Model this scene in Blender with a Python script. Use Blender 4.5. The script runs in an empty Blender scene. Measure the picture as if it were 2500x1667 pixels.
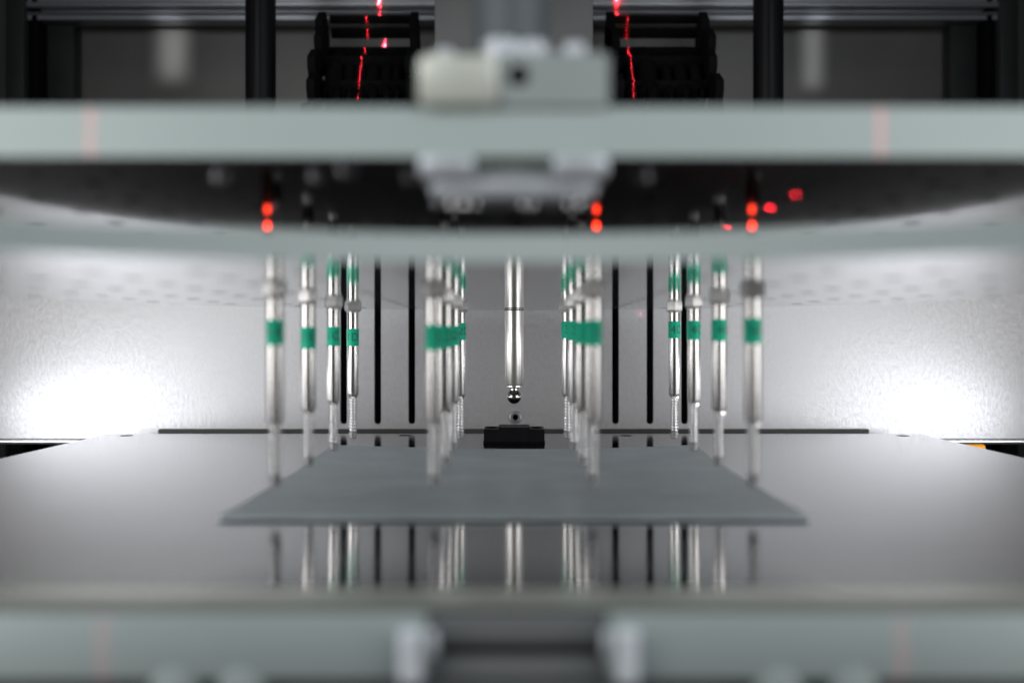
import bpy, bmesh, math, random
from mathutils import Vector, Matrix
from mathutils.geometry import tessellate_polygon
R = math.radians
random.seed(7)
scene = bpy.context.scene
COL = scene.collection

# ------------------------------------------------------------------ scale
S = 0.05            # one grid pitch of the fixture = 50 mm
CZ = 0.1526         # lens height above the machine floor
def P(x, d, h):     # x right, d depth from the lens, h height relative to the lens axis, in pitches
    return Vector((x * S, d * S, CZ + h * S))

# ------------------------------------------------------------------ camera
cam_d = bpy.data.cameras.new("camera")
cam = bpy.data.objects.new("camera", cam_d); COL.objects.link(cam)
cam.location = P(0, 0, 0); cam.rotation_euler = (R(90), 0, 0)
cam_d.sensor_width = 36.0
cam_d.lens = 36.0 * 2405 / 2500
cam_d.shift_x = -0.0016
cam_d.clip_start = 0.005; cam_d.clip_end = 50
cam_d.dof.use_dof = True
cam_d.dof.focus_distance = 10.3 * S
cam_d.dof.aperture_fstop = 5.0
scene.camera = cam

# ------------------------------------------------------------------ world + render settings
w = bpy.data.worlds.new("World"); scene.world = w; w.use_nodes = True
bg = w.node_tree.nodes["Background"]
bg.inputs[0].default_value = (0.85, 0.92, 1.0, 1); bg.inputs[1].default_value = 0.02
scene.view_settings.view_transform = 'Standard'
scene.view_settings.look = 'None'
scene.view_settings.exposure = 0.0
scene.view_settings.gamma = 1.0
scene.render.engine = 'CYCLES'
scene.cycles.use_denoising = True
scene.cycles.max_bounces = 10
scene.cycles.glossy_bounces = 8
scene.cycles.light_sampling_threshold = 0.0
scene.cycles.sample_clamp_indirect = 6.0
scene.cycles.caustics_reflective = True

# ------------------------------------------------------------------ lamps
def aim(o, target):
    o.rotation_euler = (Vector(target) - o.location).to_track_quat('-Z', 'Y').to_euler()
def lamp(name, kind, loc, target, watts, color=(1, 1, 1), **kw):
    l = bpy.data.lights.new(name, kind); l.energy = watts; l.color = color
    for k, v in kw.items(): setattr(l, k, v)
    o = bpy.data.objects.new(name, l); COL.objects.link(o)
    o.location = loc; aim(o, target)
    return o
# two work lamps low at the sides, outside the frame, raking the back wall
lamp("work_lamp", 'AREA', P(-5.75, 9.5, -1.0), P(-2.5, 11.7, -0.74), 0.115, (0.93, 0.96, 1.0), shape='RECTANGLE', size=2.4 * S, size_y=0.4 * S, spread=R(140))
lamp("work_lamp", 'AREA', P(5.65, 9.4, -0.98), P(2.6, 11.7, -0.74), 0.10, (0.93, 0.96, 1.0), shape='RECTANGLE', size=2.2 * S, size_y=0.4 * S, spread=R(140))
# soft light panels at the open sides of the machine, outside the frame
lamp("side_lamp", 'AREA', P(-8.6, 2.6, 0.1), P(-1.7, 9.2, -0.35), 0.39, (1.0, 0.985, 0.97), shape='RECTANGLE', size=6.0 * S, size_y=4.6 * S, spread=R(68))
lamp("side_lamp", 'AREA', P(8.6, 2.6, 0.1), P(1.7, 9.2, -0.35), 0.345, (1.0, 0.985, 0.97), shape='RECTANGLE', size=6.0 * S, size_y=4.6 * S, spread=R(68))
# soft room light from the front on both sides, behind the camera
lamp("room_lamp", 'AREA', P(-6, -1.5, 6), P(-0.5, 4, 0.5), 1.0, (0.93, 0.98, 1.0), shape='RECTANGLE', size=0.2, size_y=0.2)
lamp("room_lamp", 'AREA', P(6, -1.5, 6), P(0.5, 4, 0.5), 0.9, (0.90, 0.96, 1.0), shape='RECTANGLE', size=0.2, size_y=0.2)
lamp("rear_fill_lamp", 'AREA', P(0, 12.6, 7.6), P(0, 14.8, 4.2), 0.09, (1.0, 0.97, 0.93), shape='RECTANGLE', size=0.45, size_y=0.03)  # unseen fill added to brighten the middle of the rear panel and the rail
lamp("panel_patch_light", 'AREA', P(-4.2, 9.0, 4.3), P(-5.30, 15.3, 4.50), 0.0035, (0.95, 0.95, 1.0), shape='RECTANGLE', size=0.35 * S, size_y=0.8 * S, spread=R(5))  # unseen narrow beams, this and the next, added for pale patches on the panel
lamp("panel_patch_light", 'AREA', P(3.9, 9.0, 4.3), P(4.65, 15.3, 4.45), 0.0020, (0.92, 0.96, 1.0), shape='RECTANGLE', size=0.25 * S, size_y=1.0 * S, spread=R(4))
RED = (1.0, 0.02, 0.04)
def laser_sheet(a, b, tall, watts, thick=0.0005, spread=0.10):      # a vertical sheet of red laser light
    return lamp("laser_line", 'AREA', P(*a), P(*b), watts, RED, shape='RECTANGLE', size=thick, size_y=tall * S, spread=R(spread))
laser_sheet((-1.90, 5.5, 5.7), (-1.985, 13.0, 4.3), 2.6, 0.09, 0.0002, 0.03)
laser_sheet((1.50, 5.5, 5.7), (1.535, 13.0, 4.3), 2.6, 0.09, 0.0002, 0.03)
laser_sheet((-1.60, -3.0, 0.86), (-1.72, 4.0, 0.86), 0.26, 0.00003, 0.001)
laser_sheet((1.40, -3.0, 0.86), (1.49, 4.0, 0.86), 0.26, 0.00003, 0.001)
HL0 = 0.33
def laser_dot(a, b, watts, r=0.05):
    return lamp("laser_spot", 'AREA', P(*a), P(*b), watts, RED, shape='DISK', size=2 * r * S, spread=R(0.3))
laser_sheet((-1.46, -3.0, -1.2), (-1.58, 3.8, -1.2), 0.30, 0.000015, 0.001)
laser_sheet((1.40, -3.0, -1.2), (1.49, 3.8, -1.2), 0.30, 0.000015, 0.001)
for tx, td, pw in ((1.40, 6.45, 0.012), (1.44, 5.53, 0.010), (1.44, 5.04, 0.004)):
    laser_dot((tx, td - 0.02, HL0 + 0.122), (tx, td, 0.75), pw, 0.02)
laser_dot((1.05, 3.0, -0.25), (1.47, 11.7, 0.335), 0.0002, 0.012)
laser_dot((1.12, 3.0, -0.25), (1.52, 11.7, 0.335), 0.00006, 0.012)

# ------------------------------------------------------------------ materials
def nt(name):
    m = bpy.data.materials.new(name); m.use_nodes = True
    return m, m.node_tree.nodes, m.node_tree.links, m.node_tree.nodes["Principled BSDF"]
def mat(name, col, rough=0.5, metal=0.0, spec=0.5, var=0.0, scale=60, stretch=(1, 1, 1), rvar=0.0,
        bump=0.0, bscale=400, bstretch=(1, 1, 1), bdist=0.0005, aniso=0.0, coat=0.0):
    m, N, L, b = nt(name)
    b.inputs['Base Color'].default_value = (*col, 1)
    b.inputs['Roughness'].default_value = rough
    b.inputs['Metallic'].default_value = metal
    b.inputs['Specular IOR Level'].default_value = spec
    b.inputs['Coat Weight'].default_value = coat
    tc = N.new('ShaderNodeTexCoord')
    if var or rvar:
        mp = N.new('ShaderNodeMapping'); mp.inputs['Scale'].default_value = stretch
        L.new(tc.outputs['Object'], mp.inputs[0])
        n = N.new('ShaderNodeTexNoise'); n.inputs['Scale'].default_value = scale; n.inputs['Detail'].default_value = 6
        L.new(mp.outputs[0], n.inputs['Vector'])
        if var:
            r = N.new('ShaderNodeMapRange'); r.inputs[1].default_value = 0.25; r.inputs[2].default_value = 0.75
            r.inputs[3].default_value = 1 - var; r.inputs[4].default_value = 1 + var
            L.new(n.outputs[0], r.inputs[0])
            mx = N.new('ShaderNodeMix'); mx.data_type = 'RGBA'; mx.blend_type = 'MULTIPLY'; mx.inputs[0].default_value = 1
            mx.inputs[6].default_value = (*col, 1); L.new(r.outputs[0], mx.inputs[7]); L.new(mx.outputs[2], b.inputs['Base Color'])
        if rvar:
            r2 = N.new('ShaderNodeMapRange'); r2.inputs[1].default_value = 0.25; r2.inputs[2].default_value = 0.75
            r2.inputs[3].default_value = max(0.02, rough - rvar); r2.inputs[4].default_value = rough + rvar
            L.new(n.outputs[0], r2.inputs[0]); L.new(r2.outputs[0], b.inputs['Roughness'])
    if bump:
        mp = N.new('ShaderNodeMapping'); mp.inputs['Scale'].default_value = bstretch
        L.new(tc.outputs['Object'], mp.inputs[0])
        n = N.new('ShaderNodeTexNoise'); n.inputs['Scale'].default_value = bscale; n.inputs['Detail'].default_value = 3
        L.new(mp.outputs[0], n.inputs['Vector'])
        bp = N.new('ShaderNodeBump'); bp.inputs['Strength'].default_value = bump; bp.inputs['Distance'].default_value = bdist
        L.new(n.outputs[0], bp.inputs['Height']); L.new(bp.outputs[0], b.inputs['Normal'])
    return m
M = {}
M['wall'] = mat('blasted_steel', (0.34, 0.34, 0.35), 0.50, 0.85, var=0.09, scale=650, stretch=(1, 1, 0.5), rvar=0.08,
                bump=0.22, bscale=1200, bdist=0.0003)
M['base'] = mat('brushed_plate', (0.235, 0.235, 0.245), 0.07, 1.0, var=0.08, scale=14, stretch=(0.5, 6, 1), rvar=0.03,
                bump=0.12, bscale=60, bstretch=(0.2, 30, 1), bdist=0.0002)
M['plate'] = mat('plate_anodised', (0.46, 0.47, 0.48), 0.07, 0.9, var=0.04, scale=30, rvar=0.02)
M['platetop'] = mat('plate_top_matte', (0.25, 0.25, 0.25), 0.6, 0.0, spec=0.2, var=0.1, scale=30)
M['rodgrey'] = mat('rod_blue_grey', (0.10, 0.115, 0.125), 0.55, 0.0)
M['satin'] = mat('satin_steel', (0.66, 0.68, 0.72), 0.45, 0.5)
M['edge'] = mat('plate_edge_frosted', (0.52, 0.595, 0.575), 0.5, 0.0, var=0.05, scale=20)
M['steel'] = mat('polished_steel', (0.40, 0.393, 0.386), 0.24, 1.0, var=0.03, scale=200, stretch=(1, 1, 0.1))
M['nickel'] = mat('nickel', (0.50, 0.495, 0.49), 0.5, 0.8, var=0.06, scale=300)
M['darksteel'] = mat('dark_steel_ball', (0.26, 0.25, 0.24), 0.2, 1.0)
M['green'] = mat('green_sleeve', (0.0, 0.50, 0.30), 0.5, 0.0, spec=0.25, var=0.06, scale=150)
M['ink'] = mat('dark_ink', (0.004, 0.07, 0.05), 0.5)
M['sheet'] = mat('grey_sheet', (0.56, 0.64, 0.675), 0.45, 0.0, spec=0.4, var=0.16, scale=45, rvar=0.10, bump=0.5, bscale=1200, bdist=0.00015)
M['black'] = mat('black_plastic', (0.004, 0.004, 0.0045), 0.7, 0.0, spec=0.03, var=0.2, scale=150)
M['blackmetal'] = mat('black_anodised', (0.005, 0.005, 0.006), 0.42, 0.0, spec=0.12, var=0.2, scale=300, stretch=(1, 1, 0.02), rvar=0.12)
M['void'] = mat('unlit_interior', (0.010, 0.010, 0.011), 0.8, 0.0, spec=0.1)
M['dark'] = mat('dark_paint', (0.018, 0.018, 0.019), 0.5, 0.0, spec=0.3, var=0.2, scale=40)
M['alu'] = mat('aluminium', (0.58, 0.59, 0.61), 0.32, 0.9, var=0.06, scale=120, stretch=(0.05, 1, 4))
M['railalu'] = mat('rail_aluminium', (0.40, 0.41, 0.44), 0.30, 0.8)
M['screwgrey'] = mat('screw_grey', (0.22, 0.22, 0.23), 0.45, 0.8)
M['gap_shade'] = mat('gap_shade_dark', (0.035, 0.034, 0.030), 0.6, 0.0, spec=0.2)
M['recess'] = mat('recess_grey', (0.21, 0.215, 0.22), 0.5, 0.1)
M['pin'] = mat('bright_pin', (0.85, 0.88, 0.93), 0.5, 0.1)
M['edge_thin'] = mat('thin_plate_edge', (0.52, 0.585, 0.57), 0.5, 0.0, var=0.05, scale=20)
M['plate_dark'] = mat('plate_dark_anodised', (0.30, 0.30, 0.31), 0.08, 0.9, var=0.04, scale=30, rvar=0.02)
M['olive'] = mat('olive_reflection', (0.52, 0.53, 0.47), 0.30, 0.6, var=0.06, scale=20)
M['skirt'] = mat('skirt_grey', (0.16, 0.175, 0.18), 0.5, 0.1)
M['edge_rail'] = mat('rail_frosted', (0.42, 0.475, 0.47), 0.5, 0.0, var=0.06, scale=20)
M['rodsteel'] = mat('satin_rod_steel', (0.50, 0.485, 0.465), 0.36, 1.0)
M['cream'] = mat('cream_metal', (0.74, 0.75, 0.66), 0.42, 0.2, var=0.05, scale=60)
M['clampgrey'] = mat('clamp_grey', (0.54, 0.58, 0.57), 0.40, 0.4, var=0.05, scale=60)
M['panel'] = mat('rear_panel_steel', (0.11, 0.107, 0.10), 0.42, 0.3, var=0.15, scale=14, bump=0.2, bscale=700, bdist=0.0002)
M['column'] = mat('column_grey', (0.13, 0.13, 0.13), 0.5, 0.3, var=0.12, scale=18)
M['floor'] = mat('floor_dark', (0.02, 0.02, 0.022), 0.7, 0.0, spec=0.2, var=0.3, scale=20)
M['orange'] = mat('orange_cable', (0.75, 0.30, 0.01), 0.45)
M['chrome'] = mat('chrome', (0.80, 0.80, 0.82), 0.12, 1.0)
def emit(name, col, strength):
    m, N, L, b = nt(name)
    b.inputs['Base Color'].default_value = (0.3, 0.01, 0.01, 1)
    b.inputs['Emission Color'].default_value = (*col, 1); b.inputs['Emission Strength'].default_value = strength
    return m
M['led'] = emit('red_lamp_lens', (1.0, 0.035, 0.009), 5.5)

# ------------------------------------------------------------------ mesh helpers (all numbers in pitches, scaled at the end)
class MB:
    def __init__(s): s.v = []; s.f = []; s.m = []
    def add(s, vs, fs, mi=0):
        o = len(s.v); s.v += [tuple(x) for x in vs]
        for f in fs: s.f.append([i + o for i in f]); s.m.append(mi)
        return s
    def box(s, x0, x1, y0, y1, z0, z1, mi=0, bev=0.0):
        bm = bmesh.new()
        bmesh.ops.create_cube(bm, size=1.0)
        for v in bm.verts:
            v.co = Vector(((x0 + x1) / 2 + v.co.x * (x1 - x0), (y0 + y1) / 2 + v.co.y * (y1 - y0), (z0 + z1) / 2 + v.co.z * (z1 - z0)))
        if bev:
            bmesh.ops.bevel(bm, geom=bm.edges[:], offset=bev, segments=2, profile=0.5, affect='EDGES')
        bm.verts.index_update()
        s.add([v.co[:] for v in bm.verts], [[v.index for v in f.verts] for f in bm.faces], mi); bm.free()
        return s
    def lathe(s, prof, c=(0, 0, 0), n=32, axis='z', mi=0):
        vs = []; fs = []
        for r, h in prof:
            for k in range(n):
                a = 2 * math.pi * k / n; ca, sa = r * math.cos(a), r * math.sin(a)
                p = (ca, sa, h) if axis == 'z' else ((ca, -h, sa) if axis == 'y' else (h, ca, sa))
                vs.append((p[0] + c[0], p[1] + c[1], p[2] + c[2]))
        for i in range(len(prof) - 1):
            for k in range(n):
                k2 = (k + 1) % n
                fs.append([i * n + k, i * n + k2, (i + 1) * n + k2, (i + 1) * n + k])
        fs.append(list(range(n))[::-1]); fs.append([(len(prof) - 1) * n + k for k in range(n)])
        return s.add(vs, fs, mi)
    def tube(s, pts, r, n=8, mi=0):
        pts = [Vector(p) for p in pts]; vs = []; fs = []
        for i, p in enumerate(pts):
            t = (pts[min(i + 1, len(pts) - 1)] - pts[max(i - 1, 0)]).normalized()
            a = t.orthogonal().normalized() if abs(t.z) > 0.9 else t.cross(Vector((0, 0, 1))).normalized()
            if abs(t.z) > 0.9: a = (Vector((1, 0, 0)) - t * t.x).normalized()
            b = t.cross(a)
            for k in range(n):
                q = 2 * math.pi * k / n
                vs.append(p + a * (r * math.cos(q)) + b * (r * math.sin(q)))
        for i in range(len(pts) - 1):
            for k in range(n):
                k2 = (k + 1) % n
                fs.append([i * n + k, i * n + k2, (i + 1) * n + k2, (i + 1) * n + k])
        fs.append(list(range(n))[::-1]); fs.append([(len(pts) - 1) * n + k for k in range(n)])
        return s.add(vs, fs, mi)
    def slab(s, outer, holes, t0, t1, plane='xy', mi=0, side_mi=None, top_mi=None):
        """flat outline with holes, thickness t0..t1 along the remaining axis"""
        loops = [outer] + holes
        flat = [p for l in loops for p in l]
        tris = tessellate_polygon([[Vector((x, y, 0)) for x, y in l] for l in loops])
        n = len(flat)
        conv = (lambda x, y, t: (x, y, t)) if plane == 'xy' else (lambda x, y, t: (x, t, y))
        vs = [conv(x, y, t0) for x, y in flat] + [conv(x, y, t1) for x, y in flat]
        s.add(vs, [list(t) for t in tris] + [[i + n for i in t][::-1] for t in tris], mi)
        if top_mi is not None:
            for q in range(len(tris)): s.m[-1 - q] = top_mi
        base = len(s.v) - 2 * n; o = base
        sm = mi if side_mi is None else side_mi
        for l in loops:
            k = len(l)
            for i in range(k):
                j = (i + 1) % k
                s.f.append([o + i, o + j, o + j + n, o + i + n]); s.m.append(sm if l is outer else mi)
            o += k
        return s
    def build(s, name, mats, parent=None, loc=None, smooth=35, merge=False):
        me = bpy.data.meshes.new(name)
        me.from_pydata([(x * S, y * S, z * S) for x, y, z in s.v], [], s.f)
        if not isinstance(mats, (list, tuple)): mats = [mats]
        for m_ in mats: me.materials.append(m_)
        me.polygons.foreach_set('material_index', s.m)
        bm = bmesh.new(); bm.from_mesh(me)
        bmesh.ops.recalc_face_normals(bm, faces=bm.faces[:]); bm.to_mesh(me); bm.free()
        if smooth:
            me.polygons.foreach_set('use_smooth', [True] * len(me.polygons))
            me.set_sharp_from_angle(angle=R(smooth))
        me.update()
        o = bpy.data.objects.new(name, me); COL.objects.link(o)
        if parent: o.parent = parent
        if loc is not None: o.location = loc
        return o
def circ(x, y, r, n=14): return [(x + r * math.cos(2 * math.pi * k / n), y + r * math.sin(2 * math.pi * k / n)) for k in range(n)]
def tag(o, label=None, cat=None, group=None, kind=None):
    if label: o['label'] = label
    if cat: o['category'] = cat
    if group: o['group'] = group
    if kind: o['kind'] = kind
    return o
def thing(name, loc, label, cat, group=None):
    o = bpy.data.objects.new(name, None); COL.objects.link(o); o.location = loc
    o.empty_display_size = 0.01
    return tag(o, label, cat, group)
def copy_tree(o, parent=None):
    c = o.copy(); COL.objects.link(c)
    if parent: c.parent = parent
    for ch in [x for x in COL.objects if x.parent == o]: copy_tree(ch, c)
    return c
O0 = P(0, 0, 0)      # meshes given in (x, d, h) directly hang from this origin

# ------------------------------------------------------------------ heights of the main levels
HB = -1.052          # top of the base plate
HL, TL = 0.33, 0.118 # lower plate underside, thickness
HU, TU = 0.75, 0.20  # upper plate
FLOOR = -(CZ / S)    # machine floor

# ------------------------------------------------------------------ setting
fl = MB().box(-9, 9, 1.0, 16.2, FLOOR - 0.3, FLOOR).build('floor', M['floor'], loc=O0); tag(fl, kind='structure')

# back wall with six slots
t = thing('back_wall', P(0, 11.7, FLOOR), 'bead blasted metal back wall with six black vertical slots behind the probes', 'wall')
zo = -FLOOR
slots = []
for x in (-2.02, -1.615, -1.21, 1.21, 1.62, 2.03):
    r = 0.04; b0 = -0.94 + zo; b1 = 1.6 + zo
    loop = [(x + r * math.cos(a), b0 + r * math.sin(a)) for a in [math.pi + math.pi * k / 10 for k in range(11)]]
    loop += [(x + r * math.cos(a), b1 + r * math.sin(a)) for a in [math.pi * k / 10 for k in range(11)]]
    slots.append(loop)
slots.append(circ(0.02, -0.90 + zo, 0.036, 20))
MB().slab([(-7.2, -1.16 + zo), (7.2, -1.16 + zo), (7.2, 2.55 + zo), (-7.2, 2.55 + zo)], slots, 0, 0.06, 'xz').build('wall_panel', M['wall'], t)
hem = MB().tube([(-7.2, 0.0, -1.185 + zo), (7.2, 0.0, -1.185 + zo)], 0.035, 12).build('folded_hem', M['alu'], t)
nt_ = MB()
vs = []; fs = []
prof = [(0.034, -0.05), (0.034, 0.010), (0.040, 0.016), (0.060, 0.018), (0.072, 0.013), (0.076, 0.0)]
n = 28
for r, h in prof:
    for k in range(n):
        a = 2 * math.pi * k / n; vs.append((0.02 + r * math.cos(a), -h, -0.90 + zo + r * math.sin(a)))
for i in range(len(prof) - 1):
    for k in range(n):
        fs.append([i * n + k, i * n + (k + 1) % n, (i + 1) * n + (k + 1) % n, (i + 1) * n + k])
nt_.add(vs, fs).build('rivet_nut', M['screwgrey'], t)
MB().box(-4.2, 4.2, -0.07, -0.003, -1.158 + zo, -1.035 + zo, bev=0.01).build('gap_shade_strip', M['gap_shade'], t)  # dark strip standing in for the shade in the gap behind the base plate
MB().box(-2.4, 2.4, 0.35, 0.40, -1.5 + zo, 2.4 + zo).build('slot_backing', M['void'], t)
MB().box(-7.2, -2.6, -0.16, -0.004, 0.86 + zo, 1.10 + zo, bev=0.02).build('cream_rail', M['cream'], t)
MB().box(2.6, 7.2, -0.16, -0.004, 0.86 + zo, 1.10 + zo, bev=0.02).build('cream_rail', M['cream'], t)
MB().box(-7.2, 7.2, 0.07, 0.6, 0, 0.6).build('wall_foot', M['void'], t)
for x in (-7.0, 7.0): MB().box(x - 0.2, x + 0.2, 0.07, 0.6, 0.6, 2.55 + zo).build('wall_post', M['dark'], t)

# base plate
bp_holes = [circ(-4.33, 11.02, 0.075, 20), circ(-1.22, 11.04, 0.075, 20), circ(1.25, 11.02, 0.075, 20), circ(4.35, 11.0, 0.075, 20)]
bp = thing('base_plate', P(0, 0, FLOOR), 'wide brushed metal base plate under the grey sheet', 'base plate')
zb = HB - FLOOR
MB().slab([(-4.60, 3.86), (4.60, 3.86), (4.62, 11.18), (4.56, 11.24), (-4.56, 11.24), (-4.62, 11.18)], bp_holes, zb - 0.16, zb, 'xy').build('plate', M['base'], bp)
MB().box(-4.58, 4.58, 3.862, 4.16, zb + 0.0005, zb + 0.012, bev=0.003).build('reflection_strip', M['olive'], bp)  # olive strip laid on to imitate a reflection band near the front edge
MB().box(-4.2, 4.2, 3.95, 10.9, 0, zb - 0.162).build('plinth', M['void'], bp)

# grey sheet lying on it
sh = MB(); nx, ny = 28, 24
def sh_h(u, v):
    h = 0.012 + 0.006 * math.sin(3.1 * u + 1) * math.sin(4.0 * v)
    back = max(0, (v - 0.55) / 0.45) ** 2
    return h + back * 0.032 * (abs(u) ** 2.2) + 0.006 * back
top = []; bot = []
for j in range(ny + 1):
    v = j / ny; d = 5.76 + v * (9.42 - 5.76)
    for i in range(nx + 1):
        u = -1 + 2 * i / nx; x = u * 1.735 + 0.0
        top.append((x, d, HB + sh_h(u, v) + 0.011)); bot.append((x, d, HB + sh_h(u, v) + 0.000))
W1 = nx + 1; NT = len(top); fs = []
for j in range(ny):
    for i in range(nx):
        a = j * W1 + i
        fs.append([a, a + 1, a + 1 + W1, a + W1]); fs.append([a + NT, a + W1 + NT, a + 1 + W1 + NT, a + 1 + NT])
ring = [i for i in range(W1)] + [j * W1 + nx for j in range(1, ny + 1)] + [ny * W1 + i for i in range(nx - 1, -1, -1)] + [j * W1 for j in range(ny - 1, 0, -1)]
for k in range(len(ring)):
    a, b = ring[k], ring[(k + 1) % len(ring)]; fs.append([a, b, b + NT, a + NT])
sh.add(top + bot, fs)
tag(sh.build('grey_sheet', M['sheet'], loc=O0, smooth=40), 'matte blue grey sheet lying on the base plate under the probes', 'sheet')

# ------------------------------------------------------------------ the two circular plates
CC, RR = 6.68, 3.72
def plate_outline(front, sag):
    pts = []
    xf = math.sqrt(RR ** 2 - (CC - front + sag) ** 2)
    n = 24
    for k in range(n + 1):
        x = -xf + 2 * xf * k / n
        pts.append((x, front - sag * (x / xf) ** 2))
    a0 = math.atan2(front - sag - CC, xf); a1 = math.pi - a0
    m_ = 60
    for k in range(1, m_):
        a = a0 + (a1 - a0) * k / m_
        pts.append((RR * math.cos(a), CC + RR * math.sin(a)))
    return pts
PROBE_D = {'A': 6.19, 'B': 7.19, 'C': 8.20, 'D': 9.20}
PROBE_X = {1: -1.5, 2: -0.5, 3: 0.5, 4: 1.5}
def grid_holes(r, skip):
    hs = []
    for i in range(-7, 8):
        for j in range(-5, 9):
            x = i * 0.5; d = 6.19 + j * 0.5017
            if math.hypot(x, d - CC) > RR - 0.18 or d < 4.45: continue
            if skip(x, d): continue
            hs.append(circ(x, d, r, 14))
    return hs
lp = thing('lower_plate', P(0, 0, HL), 'lower perforated plate with thin pale edge holding the spring probes', 'plate')
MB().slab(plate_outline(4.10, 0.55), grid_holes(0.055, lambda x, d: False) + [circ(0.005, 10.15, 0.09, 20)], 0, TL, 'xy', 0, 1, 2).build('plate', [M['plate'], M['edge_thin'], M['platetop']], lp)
for x, d in ((-0.8, 10.0), (0.8, 10.0)):
    MB().lathe([(0.06, TL), (0.06, HU - HL)], (x, d, 0), 16).build('standoff', M['nickel'], lp)
up = thing('upper_plate', P(0, 0, HU), 'upper perforated plate with thick pale green front edge', 'plate')
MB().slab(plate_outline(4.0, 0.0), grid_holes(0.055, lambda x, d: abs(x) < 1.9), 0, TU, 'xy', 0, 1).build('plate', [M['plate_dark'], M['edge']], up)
for x, d in ((-1.31, 4.42), (-0.88, 4.42), (-0.46, 4.42), (-0.72, 4.25), (0.58, 4.42)):
    MB().lathe([(0.022, -0.05), (0.04, -0.04), (0.045, -0.02), (0.045, 0.0)], (x, d, 0), 16).build('screw', M['screwgrey'], up)

# ------------------------------------------------------------------ spring probes
txt_cache = {}
def text_mesh(body, size, radius, ang):
    cu = bpy.data.curves.new('lettering', 'FONT'); cu.body = body; cu.size = size * S; cu.align_x = 'CENTER'; cu.align_y = 'CENTER'
    cu.resolution_u = 4
    o = bpy.data.objects.new('lettering', cu); COL.objects.link(o)
    dg = bpy.context.evaluated_depsgraph_get()
    me = bpy.data.meshes.new_from_object(o.evaluated_get(dg))
    bpy.data.objects.remove(o); bpy.data.curves.remove(cu)
    bm = bmesh.new(); bm.from_mesh(me)
    xs = [v.co.x for v in bm.verts]; x0, x1 = min(xs), max(xs)
    for k in range(1, 16):
        x = x0 + (x1 - x0) * k / 16
        bmesh.ops.bisect_plane(bm, geom=bm.verts[:] + bm.edges[:] + bm.faces[:], plane_co=(x, 0, 0), plane_no=(1, 0, 0))
    rr = radius * S
    ext = bmesh.ops.duplicate(bm, geom=bm.verts[:] + bm.edges[:] + bm.faces[:])
    dup = [g for g in ext['geom'] if isinstance(g, bmesh.types.BMVert)]
    for i, vv in enumerate([v for v in bm.verts if v not in set(dup)]):
        a = vv.co.x / rr + ang; vv.co = Vector((rr * math.sin(a), -rr * math.cos(a), vv.co.y))
    for vv in dup:
        a = vv.co.x / rr + ang + math.pi; vv.co = Vector((rr * math.sin(a), -rr * math.cos(a), vv.co.y))
    bm.to_mesh(me); bm.free(); me.materials.clear(); me.materials.append(M['ink'])
    return me
BAR = 0.052
def hexprof(mb, r, z0, z1, rot):
    vs = []; fs = []
    for z, rr in ((z0, r), (z1 + 0.008, r), (z1, r * 0.9)):
        for k in range(6):
            a = rot + k * math.pi / 3; vs.append((rr * math.cos(a), rr * math.sin(a), z))
    for i in range(2):
        for k in range(6): fs.append([i * 6 + k, i * 6 + (k + 1) % 6, i * 6 + 6 + (k + 1) % 6, i * 6 + 6 + k])
    fs.append([0, 1, 2, 3, 4, 5]); fs.append([12, 13, 14, 15, 16, 17])
    return mb.add(vs, fs)
proto_parts = {}
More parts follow.
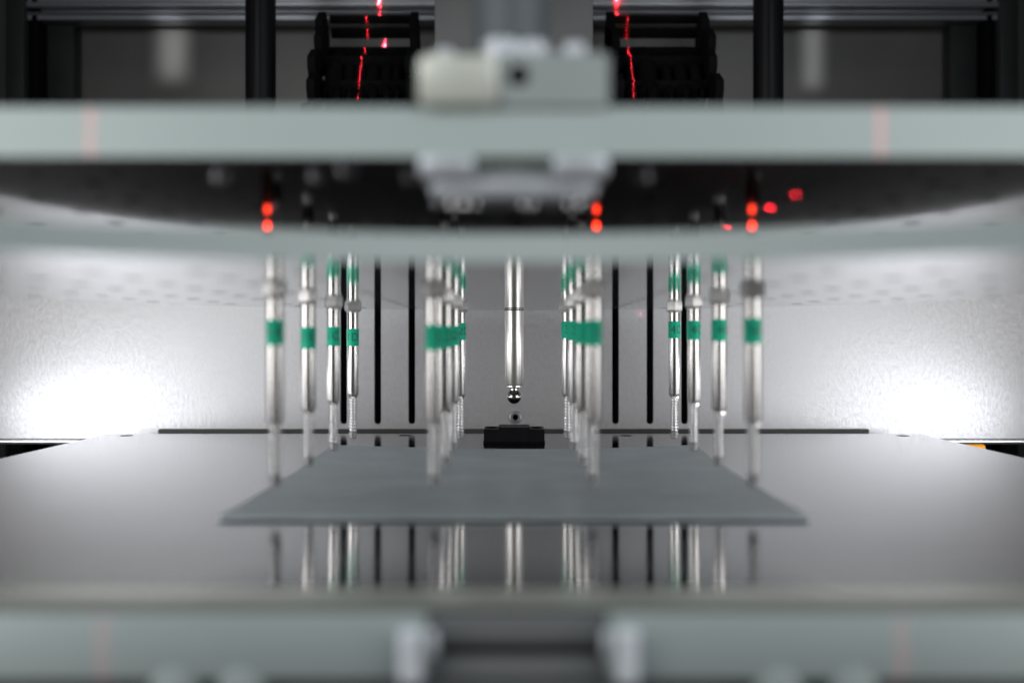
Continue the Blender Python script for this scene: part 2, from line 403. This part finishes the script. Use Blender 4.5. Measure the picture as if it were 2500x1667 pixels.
def probe(num, row, band_d, ang, hexrot):
    x, d = PROBE_X[num], PROBE_D[row]
    where = {'A': 'nearest', 'B': 'second from the front', 'C': 'third from the front', 'D': 'farthest back'}[row]
    side = {1: 'in the far left column', 2: 'in the left inner column', 3: 'in the right inner column', 4: 'in the far right column'}[num]
    t = thing('spring_probe', P(x, d, HL), 'spring probe with green sleeve marked %d%s, %s %s' % (num, row, where, side), 'probe', 'spring probes hanging from the lower plate')
    t.rotation_euler = (R(random.uniform(-0.25, 0.25)), R(random.uniform(-0.25, 0.25)), 0)
    c = hexprof(MB(), 0.079, 0.0, -0.045, hexrot).build('hex_nut', M['nickel'], t, smooth=0)
    def part(name, fn, m_, **kw):
        if name not in proto_parts:
            proto_parts[name] = fn().build(name, m_, t, **kw); return proto_parts[name]
        o = proto_parts[name].copy(); COL.objects.link(o); o.parent = t; return o
    part('washer', lambda: MB().lathe([(0.062, -0.0455), (0.064, -0.058), (0.053, -0.062)], n=28), M['nickel'])
    part('barrel', lambda: MB().lathe([(BAR, -0.062), (BAR, -0.815), (0.047, -0.832), (0.036, -0.838), (0.030, -0.846)], n=36), M['steel'])
    z = -(85 + band_d) / 261.5
    sl = part('sleeve', lambda: MB().lathe([(BAR + 0.0005, 0.080), (0.0555, 0.078), (0.0565, 0.07), (0.0565, -0.07), (0.0555, -0.078), (BAR + 0.0005, -0.080)], n=36), M['green'])
    sl.location = (0, 0, z * S)
    me = text_mesh('%d%s' % (num, row), 0.104, 0.0570, R(ang))
    tx = bpy.data.objects.new('lettering', me); COL.objects.link(tx); tx.parent = sl
    part('plunger', lambda: MB().lathe([(0.017, -0.845), (0.017, -1.165)], n=16), M['darksteel'])
    def spr():
        pts = []; turns = 11; per = 14
        for k in range(turns * per + 1):
            a = 2 * math.pi * k / per
            pts.append((0.031 * math.cos(a), 0.031 * math.sin(a), -0.852 - 0.308 * k / (turns * per)))
        return MB().tube(pts, 0.0085, 6)
    part('spring', spr, M['chrome'], smooth=80)
    part('tip', lambda: MB().lathe([(0.030, -1.158), (0.030, -1.172), (0.038, -1.180), (0.038, -1.200), (0.031, -1.208), (0.034, -1.224), (0.028, -1.235)], n=24), M['screwgrey'])
    part('tail', lambda: MB().lathe([(0.050, 0.0005), (0.050, 0.15), (0.034, 0.155), (0.034, 0.34), (0.028, 0.35)], n=20), M['nickel'])
    part('tail_sleeve', lambda: MB().lathe([(0.0345, 0.17), (0.044, 0.17), (0.044, 0.30), (0.0345, 0.30)], n=20), M['black'])
    return t
bands = {'1A': -13.5, '1B': -5.3, '1C': -9.8, '1D': -8.5, '2A': -5, '2B': -7, '2C': -11, '2D': -23,
         '3A': -12.5, '3B': -15, '3C': -22, '3D': -27, '4A': -16, '4B': -20, '4C': -23, '4D': -27}
angs = {1: 2, 2: 48, 3: 32, 4: 20}
hexr = {1: 0.55, 2: 0.3, 3: 0.2, 4: 0.9}
for num in (1, 2, 3, 4):
    for row in 'ABCD':
        probe(num, row, bands['%d%s' % (num, row)], angs[num] + {'A': 10, 'B': 6, 'C': 4, 'D': 0}[row], hexr[num] + 0.2 * 'ABCD'.index(row))
# small red lamps on three of the front tails
for num in (1, 3, 4):
    t = thing('indicator_lamp', P({1: -1.495, 3: 0.502, 4: 1.447}[num], 5.98, HL + TL + 0.015), 'small glowing red indicator lamp above probe %dA between the plates' % num, 'indicator lamp', 'red indicator lamps between the plates')
    MB().lathe([(0.035, 0.0), (0.035, 0.20), (0.03, 0.215)], n=16).build('lamp_body', M['black'], t)
    MB().lathe([(0.015, 0.2155), (0.015, 0.246), (0.012, 0.257), (0.004, 0.262)], n=16).build('lens', M['led'], t)

# ------------------------------------------------------------------ ball probe and black block
t = thing('ball_probe', P(0.005, 10.15, HL), 'polished steel rod with a dark ball tip above the black block', 'measuring probe')
MB().lathe([(0.0965, -0.001), (0.0975, -0.010), (0.0975, -0.772), (0.092, -0.782), (0.080, -0.784), (0.080, -0.797), (0.074, -0.802)], n=48).build('rod', M['rodsteel'], t)
MB().lathe([(0.0985, -0.004), (0.0995, -0.008), (0.0985, -0.014)], n=48).build('joint_ring', M['black'], t)
MB().lathe([(0.052, -0.803), (0.040, -0.812), (0.040, -0.83)], n=32).build('neck', M['darksteel'], t)
ballp = []
for k in range(17):
    a = math.pi * (0.12 + 0.88 * k / 16); ballp.append((max(0.002, 0.075 * math.sin(a)), -0.896 + 0.075 * math.cos(a)))
MB().lathe(ballp, n=40).build('ball', M['darksteel'], t, smooth=60)
MB().lathe([(0.085, 0.0), (0.085, 0.36)], n=24).build('rod_tail', M['nickel'], t)

t = thing('black_block', P(0.005, 10.15, HB), 'black stepped block on the base plate under the ball probe', 'block')
pr = [(-0.313, 0.004), (0.313, 0.004), (0.313, 0.143), (0.305, 0.148), (0.165, 0.148), (0.160, 0.168), (-0.160, 0.168), (-0.165, 0.148), (-0.305, 0.148), (-0.313, 0.143)]
MB().slab(pr, [], 0.0, 0.36, 'xz').build('body', M['blackmetal'], t, smooth=0)
MB().box(-0.318, 0.318, -0.006, 0.366, 0.0002, 0.022).build('foot_flange', M['black'], t)
for x in (-0.235, 0.235):
    MB().lathe([(0.055, 0.1485), (0.055, 0.1535), (0.045, 0.1555)], (x, 0.18, 0), 24).build('cap_screw', M['black'], t)

# ------------------------------------------------------------------ clamp on the front of the upper plate, rod above it
t = thing('clamp_block', P(0, 4.0, HU + TU), 'pale metal clamp block with bored hole on the front of the upper plate', 'clamp')
MB().box(-0.385, -0.062, -0.05, 0.50, 0.001, 0.205, bev=0.03).build('cream_jaw', M['cream'], t)
hole = circ(0.02, 0.125, 0.045, 24)
MB().slab([(-0.058, 0.001), (0.385, 0.001), (0.385, 0.20), (0.36, 0.215), (-0.03, 0.215), (-0.058, 0.20)], [hole], -0.02, 0.50, 'xz').build('grey_jaw', M['clampgrey'], t)
MB().lathe([(0.0445, -0.10), (0.0445, -0.07), (0.03, -0.06)], (0.02, 0, 0.125), 20, 'y').build('bore_screw', M['blackmetal'], t)
for x, r, h in ((-0.05, 0.085, 0.09), (0.08, 0.07, 0.085), (0.255, 0.05, 0.08), (-0.29, 0.045, 0.055)):
    MB().lathe([(r, 0.206 if x < -0.06 else 0.2155), (r, 0.206 + h), (r * 0.85, 0.215 + h), (r * 0.5, 0.216 + h), (r * 0.5, 0.19 + h)], (x, 0.14, 0), 24).build('cap_screw', M['satin'], t)
lo = -TU
MB().box(-0.385, -0.16, -0.02, 0.5, lo - 0.085, lo - 0.001, bev=0.02).build('lower_jaw', M['satin'], t)
MB().box(0.16, 0.385, -0.02, 0.5, lo - 0.085, lo - 0.001, bev=0.02).build('lower_jaw', M['satin'], t)
MB().box(-0.157, 0.157, 0.05, 0.5, lo - 0.075, lo - 0.001, bev=0.01).build('lower_bridge', M['clampgrey'], t)
MB().box(-0.34, 0.34, 0.02, 0.45, lo - 0.16, lo - 0.0865, bev=0.02).build('lower_bar', M['satin'], t)
for x in (-0.24, -0.18, 0.25, 0.06):
    MB().lathe([(0.04, lo - 0.161), (0.04, lo - 0.185), (0.02, lo - 0.195)], (x, 0.12, 0), 20).build('lower_screw', M['chrome'], t)
t = thing('vertical_rod', P(-0.01, 4.75, HU + TU), 'thick polished blue grey rod rising behind the clamp block', 'rod')
MB().lathe([(0.30, 0.0005), (0.30, 0.06), (0.19, 0.065)], n=40).build('flange', M['rodgrey'], t)
MB().lathe([(0.185, 0.0655), (0.185, 2.6)], n=48).build('shaft', M['rodgrey'], t)

# ------------------------------------------------------------------ machine behind
t = thing('machine_column', P(0, 12.2, FLOOR), 'broad grey machine column rising behind the clamp block', 'column')
MB().box(-0.98, 0.985, 0, 0.9, 0, 5.6 - FLOOR, bev=0.02).build('column_body', M['column'], t)
for k, x in enumerate((-3.21, 3.23)):
    t = thing('guide_post', P(x, 12.5, FLOOR), 'round black guide post left of the left cable chain' if k == 0 else 'round black guide post right of the right cable chain', 'post', 'black guide posts')
    MB().lathe([(0.19, 0.06), (0.19, 5.8 - FLOOR)], n=40).build('post', M['blackmetal'], t)
    MB().lathe([(0.3, 0), (0.3, 0.0595)], n=32).build('foot', M['black'], t)
t = thing('rear_panel', P(0, 15.3, FLOOR), 'dull grey sheet metal panel closing the back of the machine', 'panel')
MB().box(-8.5, 8.5, 0, 0.08, 0, 5.9 - FLOOR).build('panel_sheet', M['panel'], t)
# aluminium rail along the top
t = thing('top_rail', P(0, 14.8, 4.8), 'long grooved aluminium rail across the top of the machine', 'rail')
def rail_prof(h): return [(0.30, h(5.9)), (0.0, h(5.9)), (0.0, h(5.095)), (-0.03, h(5.085)), (-0.05, h(5.06)), (-0.05, h(5.035)), (-0.03, h(5.01)), (0.0, h(5.005)), (0.12, h(5.0)), (0.14, h(4.945)),
    (0.0, h(4.94)), (-0.035, h(4.93)), (-0.045, h(4.915)), (-0.035, h(4.90)), (0.0, h(4.89)), (0.0, h(4.83)), (0.30, h(4.83))]
pf = rail_prof(lambda v: v - 4.8)
mb = MB(); n = len(pf)
mb.add([(-7.3, d, h) for d, h in pf] + [(7.3, d, h) for d, h in pf], [[i, (i + 1) % n, (i + 1) % n + n, i + n] for i in range(n)])
mb.f.append(list(range(n))); mb.m.append(0); mb.f.append([i + n for i in range(n)]); mb.m.append(0)
mb.build('extrusion', M['railalu'], t, smooth=50)
for k, x in enumerate((-7.45, 7.40)):
    t = thing('frame_upright', P(x, 14.7, FLOOR), 'dark upright frame post at the %s edge of the machine' % ('left' if k == 0 else 'right'), 'frame post', 'dark frame uprights')
    MB().box(-0.14, 0.14, 0, 0.5, 0, 5.9 - FLOOR, bev=0.02).build('upright', M['dark'], t)
    sx = 1 if k == 0 else -1
    MB().box(min(sx * 0.20, sx * 0.30), max(sx * 0.20, sx * 0.30), 0.1, 0.5, 0, 5.9 - FLOOR, bev=0.01).build('inner_strip', M['black'], t)
    MB().box(min(sx * 0.34, sx * 0.75), max(sx * 0.34, sx * 0.75), 0.3, 0.55, 0, 4.82 - FLOOR, bev=0.01).build('inner_channel', M['dark'], t)

# cable chains
def chain(cx, mirror, label):
    t = thing('cable_chain', P(cx, 12, FLOOR), label, 'cable chain', 'black cable chains')
    base = -FLOOR
    # path points (d offset from 12, h)
    path = [Vector((0, 1.35, 4.28)), Vector((0, 1.13, 3.98)), Vector((0, 0.88, 3.64)), Vector((0, 0.64, 3.28)), Vector((0, 0.42, 2.90)), Vector((0, 0.28, 2.48)), Vector((0, 0.22, 2.04)), Vector((0, 0.20, 1.60))]
    HWD = 0.62
    for i in range(len(path) - 1):
        a, b = path[i], path[i + 1]
        mid = (a + b) / 2; dirv = (b - a).normalized(); Ln = (b - a).length
        nrm = Vector((0, -1, 0)); nrm = (nrm - dirv * nrm.dot(dirv)).normalized()
        if i == 0: root_link_dir = dirv
        mtx = Matrix((Vector((1, 0, 0)), dirv, nrm)).transposed()
        lk = bpy.data.objects.new('link', None); COL.objects.link(lk); lk.parent = t; lk.empty_display_size = 0.005
        lk.location = ((mid + Vector((0, 0, base))) * S); lk.rotation_euler = mtx.to_euler()
        hl = Ln / 2
        for sgn in (-1, 1):
            x0 = sgn * HWD
            pr = [(-hl - 0.06, -0.16), (-hl + 0.04, -0.22), (hl - 0.06, -0.22), (hl + 0.06, -0.14), (hl + 0.06, 0.14), (hl - 0.05, 0.21), (-hl + 0.05, 0.21), (-hl - 0.06, 0.15)]
            mb = MB(); off = 0.018 * (1 if i % 2 else -1)
            xa, xb = x0 - 0.05 + off, x0 + 0.05 + off
            n = len(pr)
            mb.add([(xa, y, z) for y, z in pr] + [(xb, y, z) for y, z in pr], [[k, (k + 1) % n, (k + 1) % n + n, k + n] for k in range(n)] + [list(range(n)), [k + n for k in range(n)]])
            mb.lathe([(0.085, xa - x0 - 0.015 if sgn < 0 else xb - x0), (0.085, xa - x0 if sgn < 0 else xb - x0 + 0.015)], (x0, 0, 0), 16, 'x')
            mb.build('side_plate', M['black'], lk)
        if i == 0:
            MB().box(-HWD + 0.06, HWD - 0.06, -hl * 0.95, -hl * 0.38, 0.17, 0.235, bev=0.015).build('crossbar', M['black'], lk)
            MB().box(-HWD + 0.06, HWD - 0.06, -hl * 0.02, hl * 0.70, 0.17, 0.235, bev=0.015).build('crossbar', M['black'], lk)
        else:
            MB().box(-HWD + 0.06, HWD - 0.06, -hl * (0.0 if i == 1 else 0.80), hl * 0.80, 0.17, 0.235, bev=0.015).build('crossbar', M['black'], lk)
        if i >= 4:
            MB().box(-HWD + 0.06, HWD - 0.06, -hl * 0.45, hl * 0.45, -0.215, -0.17, bev=0.015).build('crossbar', M['black'], lk)
        if i in (1, 2, 3, 4):
            for xx, ww in (((-0.36, 0.10), (0.04, 0.30), (0.46, 0.06)) if not mirror else ((-0.46, 0.06), (-0.02, 0.30), (0.40, 0.07))):
                MB().box(xx - ww, xx + ww, hl * 0.81, hl * 1.30, 0.12, 0.20, bev=0.01).build('web', M['black'], lk)
    ofs = [(-0.40, 0.12), (-0.20, 0.075), (-0.06, 0.075), (0.10, 0.085), (0.28, 0.08), (0.42, 0.06)] if not mirror else [(-0.42, 0.07), (-0.20, 0.13), (0.06, 0.06), (0.24, 0.085), (0.44, 0.08)]
    for x, r in ofs:
        pts = [Vector((x, p.y - 0.02, p.z + base - 0.10)) for p in path[1:]]
        pts = [Vector((x, 1.50, 3.72 + base)), Vector((x, 1.20, 3.80 + base))] + pts[1:]
        MB().tube(pts, r, 10).build('cable', M['black'], t, smooth=60)
    MB().box(-0.6, 0.6, 0.0, 0.4, 0, 1.6 + base).build('chain_stand', M['dark'], t)
chain(-1.93, False, 'black plastic cable chain left of the grey column, red laser line down it')
chain(1.93, True, 'black plastic cable chain right of the grey column, red laser line down it')

# ------------------------------------------------------------------ stuff beside the base plate
for k, sx in enumerate((-1, 1)):
    t = thing('side_rail', P(sx * 5.25, 11.3, FLOOR), 'black side rail with a bolt below the wall at far %s' % ('left' if k == 0 else 'right'), 'rail', 'black side rails')
    hh = -1.36 - FLOOR
    MB().box(-0.5, 0.5, -2.5, 0.3, 0, hh, bev=0.02).build('rail_body', M['black'], t)
    MB().lathe([(0.05, hh), (0.05, hh + 0.05), (0.03, hh + 0.06)], (sx * 0.08, -0.3, 0), 16).build('bolt', M['chrome'], t)
    MB().lathe([(0.09, hh + 0.0), (0.09, hh + 0.02)], (sx * 0.08, -0.3, 0), 16).build('bolt_washer', M['dark'], t)
mb = MB().tube([(4.70, 11.3, -1.32), (4.95, 11.35, -1.255), (5.25, 11.4, -1.235), (5.45, 11.45, -1.24)], 0.05, 10)
tag(mb.build('orange_cable', M['orange'], loc=O0, smooth=60), 'orange cable under the wall beside the right corner of the base plate', 'cable')

# ------------------------------------------------------------------ front rail along the near edge of the base plate
t = thing('front_rail', P(0, 3.85, FLOOR), 'blurred pale front rail with a slotted recess along the near edge of the base plate', 'rail')
q = -FLOOR
MB().box(-2.6, -0.335, -0.07, -0.001, q - 1.30, q - 1.050, bev=0.012).build('rail_bar', M['edge_rail'], t)
MB().box(0.365, 2.6, -0.07, -0.001, q - 1.30, q - 1.050, bev=0.012).build('rail_bar', M['edge_rail'], t)
MB().box(-0.334, 0.364, -0.022, -0.001, q - 1.175, q - 1.056, bev=0.006).build('recess_back', M['recess'], t)
MB().box(-0.334, 0.364, -0.012, -0.001, q - 1.222, q - 1.1755).build('recess_slot', M['black'], t)
MB().box(-0.334, 0.364, -0.03, -0.001, q - 1.32, q - 1.2225, bev=0.006).build('recess_step', M['recess'], t)
for x, r in ((-0.394, 0.046), (0.435, 0.044)):
    MB().lathe([(r * 0.6, q - 1.305), (r, q - 1.29), (r, q - 1.115), (r * 0.7, q - 1.10)], (x, -0.085, 0), 24).build('dowel_pin', M['pin'], t)
for x, r in ((-0.318, 0.026), (0.362, 0.022)):
    MB().lathe([(r * 0.6, q - 1.215), (r, q - 1.205), (r, q - 1.12), (r * 0.7, q - 1.108)], (x, -0.055, 0), 20).build('set_screw', M['satin'], t)
for x in (-1.31, -1.05, 1.02, 1.31):
    MB().lathe([(0.085, -0.06), (0.085, 0.045), (0.065, 0.055)], (x, -0.02, q - 1.325), 24, 'y').build('boss', M['edge_rail'], t)
MB().box(-2.6, 2.6, -0.012, -0.001, 0, q - 1.325).build('rail_skirt', M['skirt'], t)
